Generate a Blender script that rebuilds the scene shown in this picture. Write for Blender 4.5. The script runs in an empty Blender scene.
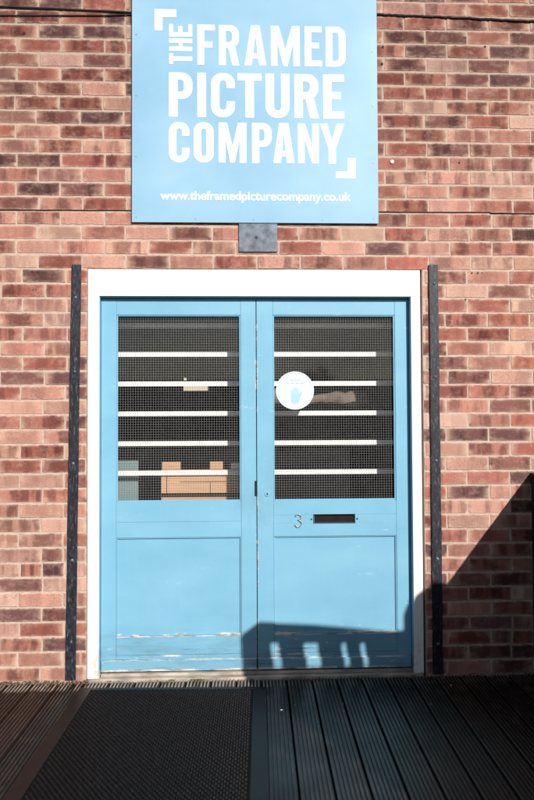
import bpy, bmesh, math, random
from mathutils import Vector, Matrix, noise
random.seed(11)
S = bpy.context.scene
col = S.collection

# ------------------------------------------------------------------ camera
CAM_LOC = Vector((0.0, -4.0165, 1.3018))
YAW, PITCH, ROLL = 0.04116, 0.02972, -0.00473
def aim(yaw, pitch, roll):
    f = Vector((math.sin(yaw)*math.cos(pitch), math.cos(yaw)*math.cos(pitch), math.sin(pitch)))
    rt = Vector((math.cos(yaw), -math.sin(yaw), 0)); up = rt.cross(f)
    r2 = rt*math.cos(roll) + up*math.sin(roll); u2 = up*math.cos(roll) - rt*math.sin(roll)
    return Matrix((r2, u2, -f)).transposed()
cd = bpy.data.cameras.new('camera'); cam = bpy.data.objects.new('camera', cd); col.objects.link(cam)
cam.matrix_world = Matrix.Translation(CAM_LOC) @ aim(YAW, PITCH, ROLL).to_4x4()
cd.sensor_fit = 'VERTICAL'; cd.sensor_height = 36.0; cd.lens = 36.0*778.0/800.0
cd.clip_start = 0.05; cd.clip_end = 500
S.camera = cam
cd.dof.use_dof = True; cd.dof.focus_distance = 4.03; cd.dof.aperture_fstop = 1.6
S.render.resolution_x = 684; S.render.resolution_y = 1024

# ------------------------------------------------------------------ sky and sun
SUN_TO = Vector((0.43, -1.0, 0.55)).normalized()
EXPOSURE = 0.26
w = bpy.data.worlds.new('World'); S.world = w; w.use_nodes = True
nt = w.node_tree; nt.nodes.clear()
def N(t, **k):
    n = nt.nodes.new(t)
    for a, b in k.items(): setattr(n, a, b)
    return n
sky = N('ShaderNodeTexSky', sky_type='NISHITA', sun_disc=False)
sky.sun_elevation = math.asin(SUN_TO.z); sky.sun_rotation = math.atan2(SUN_TO.x, SUN_TO.y)
tc = N('ShaderNodeTexCoord'); mp = N('ShaderNodeMapping'); mp.inputs['Scale'].default_value = (1, 1, 2.4)
ns = N('ShaderNodeTexNoise'); ns.inputs['Scale'].default_value = 2.6; ns.inputs['Detail'].default_value = 7; ns.inputs['Roughness'].default_value = .55
rp = N('ShaderNodeValToRGB'); rp.color_ramp.elements[0].position = .48; rp.color_ramp.elements[1].position = .70
mx = N('ShaderNodeMix', data_type='RGBA'); mx.inputs['B'].default_value = (5.5, 5.7, 6.0, 1)
bg = N('ShaderNodeBackground'); bg.inputs['Strength'].default_value = 0.060
ow = N('ShaderNodeOutputWorld')
L = nt.links.new
L(tc.outputs['Generated'], mp.inputs['Vector']); L(mp.outputs[0], ns.inputs['Vector']); L(ns.outputs['Fac'], rp.inputs[0])
L(rp.outputs[0], mx.inputs['Factor']); L(sky.outputs[0], mx.inputs['A']); L(mx.outputs['Result'], bg.inputs[0]); L(bg.outputs[0], ow.inputs[0])
sd = bpy.data.lights.new('sun', 'SUN'); sd.energy = 5.0; sd.angle = math.radians(0.6); sd.color = (1.0, .94, .86)
sun = bpy.data.objects.new('sun', sd); col.objects.link(sun)
sun.rotation_euler = SUN_TO.to_track_quat('Z', 'Y').to_euler(); sun.location = (4, -8, 6)
S.render.engine = 'CYCLES'
vs = S.view_settings; vs.view_transform = 'Standard'; vs.look = 'None'; vs.exposure = EXPOSURE; vs.gamma = 1; vs.use_curve_mapping = False

# ------------------------------------------------------------------ material helpers
class Mat:
    def __init__(s, name):
        s.m = bpy.data.materials.new(name); s.m.use_nodes = True; s.t = s.m.node_tree; s.t.nodes.clear()
        s.out = s.n('ShaderNodeOutputMaterial'); s.b = s.n('ShaderNodeBsdfPrincipled'); s.l(s.b.outputs[0], s.out.inputs[0])
        s.geo = s.n('ShaderNodeNewGeometry')
    def n(s, t, **k):
        n = s.t.nodes.new(t)
        for a, b in k.items(): setattr(n, a, b)
        return n
    def l(s, a, b): s.t.links.new(a, b)
    def noise(s, scale, detail=4, rough=.6, stretch=(1, 1, 1), vec=None, off=(0, 0, 0)):
        mp = s.n('ShaderNodeMapping'); mp.inputs['Scale'].default_value = stretch; mp.inputs['Location'].default_value = off
        s.l(vec or s.geo.outputs['Position'], mp.inputs['Vector'])
        n = s.n('ShaderNodeTexNoise'); n.inputs['Scale'].default_value = scale; n.inputs['Detail'].default_value = detail; n.inputs['Roughness'].default_value = rough
        s.l(mp.outputs[0], n.inputs['Vector']); return n.outputs['Fac']
    def ramp(s, fac, a, b, ca=(0, 0, 0, 1), cb=(1, 1, 1, 1)):
        if a < 0 or b > 1:
            q = s.n('ShaderNodeMapRange'); q.inputs['From Min'].default_value = a; q.inputs['From Max'].default_value = b
            s.l(fac, q.inputs['Value']); fac = q.outputs[0]; a, b = 0, 1
        r = s.n('ShaderNodeValToRGB'); e = r.color_ramp.elements; e[0].position = a; e[1].position = b; e[0].color = ca; e[1].color = cb
        s.l(fac, r.inputs[0]); return r.outputs[0]
    def mix(s, fac, a, b, mode='MIX'):
        m = s.n('ShaderNodeMix', data_type='RGBA', blend_type=mode)
        for key, v in (('Factor', fac), ('A', a), ('B', b)):
            if isinstance(v, (int, float)): m.inputs[key].default_value = v
            elif isinstance(v, tuple): m.inputs[key].default_value = v if len(v) == 4 else v + (1,)
            else: s.l(v, m.inputs[key])
        return m.outputs['Result']
    def math(s, op, a, b=0.0, c=None):
        m = s.n('ShaderNodeMath', operation=op)
        for i, v in enumerate((a, b) if c is None else (a, b, c)):
            if isinstance(v, (int, float)): m.inputs[i].default_value = v
            else: s.l(v, m.inputs[i])
        return m.outputs[0]
    def col(s, v):
        if isinstance(v, tuple): s.b.inputs['Base Color'].default_value = v if len(v) == 4 else v + (1,)
        else: s.l(v, s.b.inputs['Base Color'])
    def rough(s, v):
        if isinstance(v, (int, float)): s.b.inputs['Roughness'].default_value = v
        else: s.l(v, s.b.inputs['Roughness'])
    def bump(s, h, strength=.3, dist=.001):
        b = s.n('ShaderNodeBump'); b.inputs['Strength'].default_value = strength; b.inputs['Distance'].default_value = dist
        s.l(h, b.inputs['Height']); s.l(b.outputs[0], s.b.inputs['Normal'])
    def xyz(s):
        q = s.n('ShaderNodeSeparateXYZ'); s.l(s.geo.outputs['Position'], q.inputs[0]); return q.outputs

def plain(name, c, r=.6, var=.25, scale=30, metal=0, bump=.2, stretch=(1, 1, 1), spec=.5):
    m = Mat(name); n = m.noise(scale, 5, .6, stretch)
    lo = tuple(x*(1-var) for x in c); hi = tuple(min(1, x*(1+var)) for x in c)
    m.col(m.mix(m.ramp(n, .3, .7), lo, hi)); m.rough(r); m.b.inputs['Metallic'].default_value = metal
    m.b.inputs['Specular IOR Level'].default_value = spec
    if bump: m.bump(m.noise(scale*6, 4, .6, stretch), bump, .0008)
    return m.m

def brick_mat():
    m = Mat('brick')
    at = m.n('ShaderNodeAttribute', attribute_name='tone'); bk = m.n('ShaderNodeAttribute', attribute_name='bk')
    # fired-in dark bands across each brick
    band = m.noise(1.0, 4, .55, (2.9, .16, 37.0), bk.outputs['Vector'])
    grain = m.noise(260, 4, .7); patch = m.noise(34, 5, .65)
    sx = m.n('ShaderNodeSeparateXYZ'); m.l(bk.outputs['Vector'], sx.inputs[0])
    bandr = m.ramp(m.math('ADD', band, m.math('ADD', m.math('MULTIPLY', m.math('SUBTRACT', patch, .5), .14), m.math('MULTIPLY', m.math('SUBTRACT', grain, .5), .16))), .45, .56)
    amt = m.math('MULTIPLY', bandr, at.outputs['Alpha'])
    dark = m.mix(1.0, at.outputs['Color'], (.42, .33, .35), 'MULTIPLY')
    c = m.mix(amt, at.outputs['Color'], dark)
    # pale ends and smeared mortar
    edge = m.math('POWER', m.math('ABSOLUTE', m.math('MULTIPLY', m.math('SUBTRACT', m.math('FRACT', sx.outputs[0]), .5), 2.0)), 5.0)
    er = m.math('MULTIPLY', edge, m.ramp(m.noise(1.0, 1, .5, (1.3, 1, 19.0), bk.outputs['Vector'], (7, 3, 5)), .45, .6))
    c = m.mix(m.math('MULTIPLY', er, .8), c, (.62, .41, .31))
    smear = m.ramp(m.noise(13, 7, .75, (1, 1, 1.5), None, (3, 0, 9)), .50, .66)
    c = m.mix(m.math('MULTIPLY', smear, .24), c, (.60, .44, .36))
    sy = m.math('POWER', m.math('ABSOLUTE', m.math('MULTIPLY', m.math('SUBTRACT', sx.outputs[1], .5), 2.0)), 7.0)
    sxe = m.math('POWER', m.math('ABSOLUTE', m.math('MULTIPLY', m.math('SUBTRACT', m.math('FRACT', sx.outputs[0]), .5), 2.0)), 22.0)
    rim = m.math('MULTIPLY', m.math('MAXIMUM', sy, sxe), m.ramp(m.noise(30, 6, .75, (.8, 1, 1), None, (2, 2, 8)), .38, .58))
    c = m.mix(m.math('MULTIPLY', rim, .75), c, (.60, .46, .37))
    gr = m.ramp(grain, .3, .72, (.50, .48, .48, 1), (1.35, 1.35, 1.35, 1))
    c = m.mix(.75, c, m.mix(1.0, c, gr, 'MULTIPLY'))
    pits = m.ramp(m.noise(150, 2, .5, (1, 1, 1.6), None, (1, 5, 2)), .66, .73)
    c = m.mix(m.math('MULTIPLY', pits, .75), c, (.07, .035, .03))
    m.col(c); m.rough(.88); m.b.inputs['Specular IOR Level'].default_value = .25
    h = m.math('ADD', m.math('ADD', m.math('MULTIPLY', grain, .5), patch), m.math('MULTIPLY', pits, -.8)); m.bump(h, .75, .0022)
    return m.m
def mortar_mat():
    m = Mat('mortar'); n = m.noise(22, 6, .7); g = m.noise(420, 3, .7)
    z = m.xyz()[2]
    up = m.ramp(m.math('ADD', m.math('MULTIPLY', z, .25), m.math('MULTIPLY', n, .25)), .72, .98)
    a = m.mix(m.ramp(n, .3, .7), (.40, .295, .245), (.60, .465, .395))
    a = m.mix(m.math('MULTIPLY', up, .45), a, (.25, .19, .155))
    m.col(m.mix(.5, a, m.mix(1.0, a, m.ramp(g, .3, .7, (.6, .6, .6, 1), (1.2, 1.2, 1.2, 1)), 'MULTIPLY'))); m.rough(.95)
    m.b.inputs['Specular IOR Level'].default_value = .15
    m.bump(m.math('ADD', g, m.math('MULTIPLY', n, 2.0)), .7, .0025); return m.m

def door_mat():
    m = Mat('blue_door_paint'); x = m.xyz()
    n1 = m.noise(2.2, 5, .6, (1, 1, 2)); n2 = m.noise(40, 5, .6, (1, 1, .12)); n3 = m.noise(60, 4, .7, (.2, 1, 1))
    c = m.mix(m.ramp(n1, .3, .7), (.148, .362, .515), (.186, .415, .562))
    c = m.mix(m.math('MULTIPLY', m.ramp(n2, .50, .72), .22), c, (.18, .42, .60))
    # dirt and long scuffs on the lower part
    low = m.ramp(m.math('ADD', x[2], m.math('MULTIPLY', n1, .16)), .16, .34, (1, 1, 1, 1), (0, 0, 0, 1))
    dirt = m.ramp(m.noise(5.0, 8, .72, (.55, 1, 2.6), None, (4, 0, 1)), .47, .66)
    c = m.mix(m.math('MULTIPLY', low, .30), c, (.13, .27, .37))
    c = m.mix(m.math('MULTIPLY', m.math('MULTIPLY', dirt, low), .75), c, (.11, .21, .28))
    scr = m.ramp(m.noise(9, 9, .78, (.5, 1, 1.9), None, (0, 0, 3)), .635, .66)
    c = m.mix(m.math('MULTIPLY', scr, .35), c, (.52, .70, .80))
    stain = m.ramp(m.noise(3.1, 9, .75, (1, 1, .8), None, (8, 0, 3)), .60, .78)
    c = m.mix(m.math('MULTIPLY', stain, .32), c, (.16, .34, .46))
    # flaked paint: bare primer bands at the rail tops and the foot
    def band(z0, h, off, a, b, stretch):
        d = m.math('ABSOLUTE', m.math('SUBTRACT', x[2], z0)); inz = m.math('LESS_THAN', m.math('ADD', d, m.math('MULTIPLY', m.noise(25, 4, .6, (1, 1, 1), None, (off, 0, 0)), h*.8)), h)
        return m.math('MULTIPLY', inz, m.ramp(m.noise(14, 6, .75, stretch, None, (off, off, off)), a, b))
    f = m.math('MAXIMUM', band(.2115, .013, 2, .50, .54, (.28, 1, .9)), band(.2060, .0030, 12, .38, .46, (.12, 1, .9)))
    inl = m.math('MULTIPLY', m.math('GREATER_THAN', x[0], -.6145), m.math('LESS_THAN', x[0], .0300)); inr = m.math('MULTIPLY', m.math('GREATER_THAN', x[0], .1990), m.math('LESS_THAN', x[0], .8420))
    f = m.math('MULTIPLY', f, m.math('MAXIMUM', inl, inr))
    f = m.math('MAXIMUM', f, band(.0890, .0028, 15, .42, .5, (.15, 1, .9)))
    f = m.math('MAXIMUM', f, band(.036, .012, 9, .42, .47, (.35, 1, .8)))
    f = m.math('MAXIMUM', f, band(.108, .006, 5, .55, .6, (.25, 1, .8)))
    f = m.math('MAXIMUM', f, m.math('MULTIPLY', low, m.ramp(m.noise(26, 7, .78, (.30, 1, 1.3), None, (6, 1, 6)), .62, .65)))
    ex = m.math('ABSOLUTE', m.math('SUBTRACT', x[0], .1115))
    f = m.math('MAXIMUM', f, m.math('MULTIPLY', m.math('LESS_THAN', ex, .0060), m.ramp(m.noise(16, 7, .75, (3, 1, .5), None, (0, 4, 7)), .54, .58)))
    hand = m.math('MULTIPLY', m.ramp(ex, .0, .16, (1, 1, 1, 1), (0, 0, 0, 1)), m.ramp(m.math('ABSOLUTE', m.math('SUBTRACT', x[2], .93)), .0, .38, (1, 1, 1, 1), (0, 0, 0, 1)))
    c = m.mix(m.math('MULTIPLY', m.math('MULTIPLY', hand, m.ramp(m.noise(12, 7, .7, (1, 1, .6), None, (5, 5, 0)), .42, .62)), .45), c, (.13, .24, .31))
    bare = m.mix(m.ramp(n3, .45, .6), (.72, .68, .60), (.20, .15, .11))
    c = m.mix(m.math('MULTIPLY', f, .8), c, bare)
    cr = m.ramp(m.noise(30, 8, .8, (.10, 1, 2.4), None, (1, 2, 3)), .60, .625)
    c = m.mix(m.math('MULTIPLY', m.math('MULTIPLY', cr, low), .8), c, (.05, .05, .055))
    m.col(c); m.rough(m.ramp(n1, .2, .8, (.42, .42, .42, 1), (.60, .60, .60, 1))); m.b.inputs['Specular IOR Level'].default_value = .35
    h = m.math('ADD', m.math('MULTIPLY', n2, .5), m.math('MULTIPLY', f, -1.2)); m.bump(h, .35, .0010); return m.m
def white_mat():
    m = Mat('white_frame_paint'); x = m.xyz()
    n = m.noise(30, 5, .6, (1, 1, .1)); d = m.noise(11, 8, .75, (1.5, 1, .7))
    c = m.mix(m.ramp(n, .3, .7), (.78, .78, .77), (.85, .85, .84))
    low = m.ramp(x[2], .0, .22, (1, 1, 1, 1), (0, 0, 0, 1))
    f = m.math('MULTIPLY', m.math('MINIMUM', m.math('ADD', low, .05), 1.0), m.ramp(d, .48, .56))
    c = m.mix(m.math('MULTIPLY', f, .8), c, (.33, .26, .20))
    st = m.ramp(m.noise(60, 5, .7, (1, 1, .06), None, (2, 0, 0)), .62, .72)
    c = m.mix(m.math('MULTIPLY', st, .12), c, (.5, .45, .4))
    m.col(c); m.rough(.45); m.bump(m.math('SUBTRACT', n, f), .3, .001); return m.m
def deck_mat():
    m = Mat('deck_timber'); x = m.xyz()
    g = m.noise(55, 6, .7, (1, .06, 1)); p = m.noise(3.0, 6, .65)
    at = m.n('ShaderNodeAttribute', attribute_name='tone')
    c = m.mix(m.ramp(g, .3, .75), (.004, .0036, .0036), (.015, .0115, .0100))
    c = m.mix(m.math('MULTIPLY', m.ramp(p, .4, .7), .55), c, (.012, .010, .010))
    c = m.mix(m.math('MULTIPLY', at.outputs['Fac'], .5), c, (.030, .017, .012))
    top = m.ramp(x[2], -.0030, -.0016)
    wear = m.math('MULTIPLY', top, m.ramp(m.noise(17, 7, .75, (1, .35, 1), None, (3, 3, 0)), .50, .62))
    sun_near = m.ramp(m.math('ADD', x[1], m.math('MULTIPLY', p, .35)), -.22, .12)  # sunlight on the ribs by the wall, put into the wear colour
    c = m.mix(m.math('MULTIPLY', wear, m.math('ADD', .20, m.math('MULTIPLY', sun_near, .4))), c, (.14, .10, .08))
    ends = m.math('MULTIPLY', top, m.math('MULTIPLY', m.ramp(m.math('ADD', x[1], m.math('MULTIPLY', m.noise(14, 4, .6, (1, .3, 1), None, (9, 0, 0)), .10)), -.10, -.06), m.ramp(m.noise(30, 4, .6, (1, .1, 1), None, (1, 9, 0)), .35, .5)))  # bright rib ends: sunlit strokes painted into the timber colour
    ends = m.math('MULTIPLY', ends, m.ramp(x[0], .05, .30, (1, 1, 1, 1), (.18, .18, .18, 1)))  # strokes dimmed to the right, where the cast shadow lies
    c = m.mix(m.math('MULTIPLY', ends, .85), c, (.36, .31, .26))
    spk = m.ramp(m.noise(190, 2, .5, (1, 1, 1), None, (3, 7, 1)), .72, .76)
    c = m.mix(m.math('MULTIPLY', spk, .4), c, (.35, .33, .30))
    m.col(c); m.rough(m.ramp(p, .3, .7, (.26, .26, .26, 1), (.44, .44, .44, 1)))
    m.b.inputs['Specular IOR Level'].default_value = .25
    m.bump(m.math('ADD', g, m.noise(160, 4, .7, (1, .3, 1))), .5, .0012); return m.m
def iron_mat():
    m = Mat('weathered_black_iron')
    n = m.noise(45, 8, .75, (1.6, 1, .5)); s = m.noise(90, 6, .8, (1.6, 1, .25), None, (4, 0, 2)); sp = m.noise(170, 3, .6)
    c = m.mix(m.ramp(n, .42, .66), (.004, .005, .009), (.020, .027, .042))
    c = m.mix(m.math('MULTIPLY', m.ramp(s, .55, .64), .5), c, (.22, .24, .29))
    c = m.mix(m.math('MULTIPLY', m.ramp(sp, .68, .72), .6), c, (.30, .22, .17))
    m.col(c); m.rough(.5); m.b.inputs['Specular IOR Level'].default_value = .35; m.bump(n, .6, .0015); return m.m
def glass_mat():
    m = Mat('thin_glass'); m.t.nodes.remove(m.b)
    tr = m.n('ShaderNodeBsdfTransparent'); tr.inputs[0].default_value = (.98, .985, .98, 1)
    gl = m.n('ShaderNodeBsdfGlossy'); gl.inputs['Roughness'].default_value = .015
    fr = m.n('ShaderNodeFresnel'); fr.inputs[0].default_value = 1.5
    du = m.n('ShaderNodeBsdfDiffuse'); du.inputs[0].default_value = (.45, .45, .45, 1)
    f2 = m.math('MULTIPLY', fr.outputs[0], 1.25)
    mx = m.n('ShaderNodeMixShader'); m.l(f2, mx.inputs[0]); m.l(tr.outputs[0], mx.inputs[1]); m.l(gl.outputs[0], mx.inputs[2])
    m2 = m.n('ShaderNodeMixShader'); m.l(m.math('MULTIPLY', m.ramp(m.noise(7, 6, .7), .4, .8), .008), m2.inputs[0])
    m.l(mx.outputs[0], m2.inputs[1]); m.l(du.outputs[0], m2.inputs[2]); m.l(m2.outputs[0], m.out.inputs[0]); return m.m
def sign_mat():
    m = Mat('sky_blue_sign_panel'); n = m.noise(1.5, 5, .55, (1, 1, 1.3), None, (3.1, 0, .4)); z = m.xyz()
    c = m.mix(m.ramp(n, .36, .66), (.215, .405, .575), (.285, .480, .645))     # soft cloudy sky sheen put into the panel colour
    dr = m.ramp(m.noise(6, 6, .7, (1, 1, .12)), .60, .8); m.col(m.mix(m.math('MULTIPLY', dr, .14), c, (.16, .22, .26))); m.rough(.16)
    m.b.inputs['Specular IOR Level'].default_value = .9; m.bump(m.noise(1.6, 2, .5), .25, .01)
    return m.m
def timber_mat(name, a, b, vertical=True, rough=.7):
    m = Mat(name); g = m.noise(60, 6, .7, (1, 1, .06) if vertical else (.06, 1, 1))
    m.col(m.mix(m.ramp(g, .3, .7), a, b)); m.rough(rough); m.bump(g, .4, .0015); return m.m

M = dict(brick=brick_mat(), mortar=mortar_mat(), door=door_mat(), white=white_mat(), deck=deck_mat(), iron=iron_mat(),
    glass=glass_mat(), sign=sign_mat(),
    lettering=plain('white_lettering', (.84, .85, .86), .3, .02, bump=0),
    bar=plain('white_bar_paint', (.93, .93, .93), .45, .03, bump=0),
    wire=plain('steel_wire', (.38, .385, .40), .5, .1, 20, 0, 0),
    plate=plain('slate_grey_plate', (.10, .125, .165), .5, .55, 26, .2, .5),
    dark=plain('black_gap', (.008, .008, .009), .8, .2, bump=0),
    cable=plain('black_cable', (.010, .010, .011), .55, .3, 60, 0, .3),
    cord=plain('black_jointing', (.014, .011, .010), .8, .4, 90, 0, .6),
    stud=plain('black_rubber_stud', (.0045, .0045, .005), .24, .6, 60, 0, .5, spec=.30),
    rubber=plain('black_rubber', (.0025, .0025, .003), .6, .5, 60, 0, .5, spec=.06),
    border=plain('black_rubber_border', (.006, .0055, .006), .42, .4, 18, 0, .3, spec=.13),
    sill=plain('worn_sill', (.36, .31, .265), .8, .6, 18, 0, .8, (.4, 1, 1)),
    screw=plain('screw_metal', (.22, .27, .32), .5, .2, 50, .3, 0),
    brass=plain('dull_metal', (.36, .34, .32), .4, .25, 60, .5, 0),
    sticker=plain('sticker_white', (.62, .70, .74), .4, .02, bump=0),
    sticker_ring=plain('sticker_ring_blue', (.30, .42, .50), .4, .03, bump=0),
    sticker_blue=plain('sticker_pale_blue', (.30, .52, .68), .4, .03, bump=0),
    tag=plain('cream_tag', (.62, .52, .42), .6, .05, bump=0),
    room=plain('dark_room_wall', (.022, .022, .024), .9, .2, 3, 0, 0),
    floor_in=plain('dark_room_floor', (.018, .017, .016), .8, .3, 5, 0, 0),
    counter=timber_mat('pale_counter_timber', (.52, .29, .165), (.66, .41, .26), False, .6),
    standin=plain('brown_reflection_tone', (.20, .155, .135), .95, .5, 9, 0, .5),
    cabinet=plain('grey_green_metal', (.20, .28, .29), .5, .1, 5, 0, 0),
    fence=timber_mat('dark_fence_timber', (.020, .016, .013), (.045, .034, .026)),
    black_post=timber_mat('black_screen_timber', (.010, .010, .012), (.022, .022, .026)),
    yard=plain('yard_asphalt', (.045, .044, .042), .9, .3, 9, 0, .4),
    render_wall=plain('cream_render', (.42, .36, .30), .9, .15, 1.5, 0, .2),
    roof=plain('slate_roof', (.06, .06, .07), .8, .3, 6, 0, .3),
    bark=plain('tree_bark', (.06, .045, .035), .9, .4, 9, 0, .6),
    leaf=plain('tree_leaf', (.05, .075, .028), .7, .5, 2, 0, 0),
    litter=plain('dry_litter', (.16, .10, .06), .9, .6, 60, 0, .3),
    moss=plain('green_moss', (.13, .16, .03), .9, .5, 80, 0, .3),
    speck=plain('pale_crumb', (.62, .58, .52), .8, .2, 60, 0, .2),
    coping=plain('concrete_coping', (.32, .30, .28), .9, .2, 8, 0, .4))

# ------------------------------------------------------------------ mesh helpers
def link_mesh(name, bm, mat, parent=None, smooth=False):
    me = bpy.data.meshes.new(name); bm.normal_update(); bm.to_mesh(me); bm.free()
    for q in (mat if isinstance(mat, (list, tuple)) else [mat]): me.materials.append(M[q] if isinstance(q, str) else q)
    if smooth: me.polygons.foreach_set('use_smooth', [True]*len(me.polygons))
    o = bpy.data.objects.new(name, me); col.objects.link(o)
    if parent: o.parent = parent; o.matrix_parent_inverse = Matrix.Translation(parent.location).inverted()
    return o
def B(): return bmesh.new()
def box(bm, x0, x1, y0, y1, z0, z1, bev=0.0, mi=0):
    r = bmesh.ops.create_cube(bm, size=1.0); vs_ = r['verts']
    for v in vs_: v.co = Vector((x0+(x1-x0)*(v.co.x+.5), y0+(y1-y0)*(v.co.y+.5), z0+(z1-z0)*(v.co.z+.5)))
    fs = set(f for v in vs_ for f in v.link_faces)
    for f in fs: f.material_index = mi
    if bev:
        es = list(set(e for v in vs_ for e in v.link_edges))
        bmesh.ops.bevel(bm, geom=es, offset=bev, segments=2, affect='EDGES', profile=.6)
    return bm
def prism(bm, pts, y0, y1, mi=0):      # polygon in XZ extruded along Y
    a = [bm.verts.new((x, y0, z)) for x, z in pts]; b = [bm.verts.new((x, y1, z)) for x, z in pts]
    n = len(pts); fs = [bm.faces.new(a), bm.faces.new(b[::-1])]
    for i in range(n): fs.append(bm.faces.new((a[i], b[i], b[(i+1) % n], a[(i+1) % n])))
    for f in fs: f.material_index = mi
    bmesh.ops.recalc_face_normals(bm, faces=fs)
def disc(bm, x, z, r, y0, y1, n=24, mi=0): prism(bm, [(x+r*math.cos(k*2*math.pi/n), z+r*math.sin(k*2*math.pi/n)) for k in range(n)], y0, y1, mi)
def tube(bm, pts, r, n=8):
    rings = []
    for i, p in enumerate(pts):
        p = Vector(p); d = (Vector(pts[min(i+1, len(pts)-1)])-Vector(pts[max(i-1, 0)])).normalized()
        u = d.cross(Vector((0, 0, 1)));
        if u.length < .1: u = d.cross(Vector((1, 0, 0)))
        u.normalize(); v = d.cross(u); rr = r(i/(len(pts)-1)) if callable(r) else r
        rings.append([bm.verts.new(p+(u*math.cos(a)+v*math.sin(a))*rr) for a in (k*2*math.pi/n for k in range(n))])
    for a, b in zip(rings, rings[1:]):
        for k in range(n): bm.faces.new((a[k], a[(k+1) % n], b[(k+1) % n], b[k]))
    bm.faces.new(rings[0][::-1]); bm.faces.new(rings[-1])
def empty(name, loc=(0, 0, 0)):
    o = bpy.data.objects.new(name, None); o.location = loc; o.empty_display_size = .1; col.objects.link(o); return o
def tag(o, label=None, cat=None, group=None, kind=None):
    if label: o['label'] = label
    if cat: o['category'] = cat
    if group: o['group'] = group
    if kind: o['kind'] = kind
    return o

# ------------------------------------------------------------------ setting: yard, decking
bm = B(); bmesh.ops.create_grid(bm, x_segments=1, y_segments=1, size=200)
for v in bm.verts: v.co.z = -.16
tag(link_mesh('ground', bm, 'yard'), kind='structure')

PITCH_B = .127; SH = .030
def decking():
    verts, faces, tone = [], [], []
    for i in range(-34, 35):
        x0 = .2635 + i*PITCH_B; wd = .1190; t = random.random(); dz = random.uniform(-.0012, .0012)
        ng = 7; gp = wd/ng; prof = [(0, -.028), (0, -.002)]
        for g in range(ng):
            a = g*gp
            prof += [(a+gp*.06, -.0008), (a+gp*.14, 0), (a+gp*.42, 0), (a+gp*.50, -.0012), (a+gp*.56, -.0075), (a+gp*.94, -.0075)]
        prof += [(wd, -.002), (wd, -.028)]
        ys = [-.014, -.6, -1.4, -2.6, -4.9]
        base = len(verts); n = len(prof)
        for y in ys:
            for px, pz in prof: verts.append((x0+px+SH*(y+.014), y, pz+dz*(1 if y > -3 else .5))); tone.append(t)
        for r in range(len(ys)-1):
            for k in range(n-1): faces.append((base+r*n+k, base+r*n+k+1, base+(r+1)*n+k+1, base+(r+1)*n+k))
        faces.append(tuple(base+k for k in range(n))[::-1]); faces.append(tuple(base+(len(ys)-1)*n+k for k in range(n)))
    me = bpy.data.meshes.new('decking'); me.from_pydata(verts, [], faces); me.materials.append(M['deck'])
    a = me.attributes.new('tone', 'FLOAT', 'POINT'); a.data.foreach_set('value', tone)
    o = bpy.data.objects.new('decking', me); col.objects.link(o); tag(o, kind='structure')
decking()
bm = B()
for y in (-.12, -.9, -1.7, -2.5, -3.3, -4.1, -4.8): box(bm, -4.2, 4.6, y-.025, y+.025, -.155, -.031)
tag(link_mesh('decking_joists', bm, 'dark'), kind='structure')

# ------------------------------------------------------------------ brick wall
OX0, OX1, OZ1 = -.7545, .9720, 2.1000           # door opening
WX0, WX1, WZ0, WZ1 = -3.7, 4.1, -.15, 5.10
PAL = [((.43, .176, .136), 4.5, .95), ((.51, .242, .188), 4.5, .95), ((.59, .325, .252), 4.5, .85), ((.36, .122, .094), 3, .95), ((.255, .108, .092), 2.8, .9),
       ((.165, .076, .074), 1.4, .7), ((.69, .44, .35), 2.6, .7), ((.44, .150, .110), 1.1, .6)]
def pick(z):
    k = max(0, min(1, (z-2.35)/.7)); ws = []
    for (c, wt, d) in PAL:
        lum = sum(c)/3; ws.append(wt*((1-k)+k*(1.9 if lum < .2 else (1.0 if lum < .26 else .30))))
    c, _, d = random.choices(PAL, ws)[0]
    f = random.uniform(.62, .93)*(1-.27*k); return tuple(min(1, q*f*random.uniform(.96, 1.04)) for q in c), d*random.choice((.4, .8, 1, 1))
V, F, T, K, MI = [], [], [], [], []
def brick(x0, x1, z0, z1):
    if x1-x0 < .012 or z1-z0 < .012: return
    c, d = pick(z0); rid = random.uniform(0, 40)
    nx = max(2, int((x1-x0)/.03)); nz = 2; pts = []
    j = lambda: random.uniform(-.0014, .0014)
    cc = [random.choice((.0012, .002, .003, .0045)) if random.random() < .93 else random.uniform(.006, .010) for _ in range(4)]
    pts += [(x0+cc[0], z0+j())]+[(x0+(x1-x0)*i/nx, z0+j()) for i in range(1, nx)]+[(x1-cc[1], z0+j())]
    pts += [(x1+j(), z0+cc[1])]+[(x1+j(), z0+(z1-z0)*.5)]+[(x1+j(), z1-cc[2])]
    pts += [(x1-cc[2], z1+j())]+[(x0+(x1-x0)*i/nx, z1+j()) for i in range(nx-1, 0, -1)]+[(x0+cc[3], z1+j())]
    pts += [(x0+j(), z1-cc[3])]+[(x0+j(), z0+(z1-z0)*.5)]+[(x0+j(), z0+cc[0])]
    dep = random.uniform(-.0012, .0012); tx = random.uniform(-.004, .004); tz = random.uniform(-.008, .008)
    xc, zc = (x0+x1)/2, (z0+z1)/2; b = len(V); n = len(pts)
    for ring, (s, y) in enumerate(((0, .010), (0, .0012), (.0022, -.0008))):
        for (x, z) in pts:
            sx = 1-2*s/(x1-x0); sz = 1-2*s/(z1-z0)
            X = xc+(x-xc)*sx; Z = zc+(z-zc)*sz
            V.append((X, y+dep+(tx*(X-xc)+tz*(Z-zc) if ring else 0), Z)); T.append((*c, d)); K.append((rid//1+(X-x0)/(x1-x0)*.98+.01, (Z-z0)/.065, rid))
    for r in range(2):
        for k in range(n): F.append((b+r*n+k, b+r*n+(k+1) % n, b+(r+1)*n+(k+1) % n, b+(r+1)*n+k)); MI.append(0)
    F.append(tuple(b+2*n+k for k in range(n))); MI.append(0)
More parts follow.
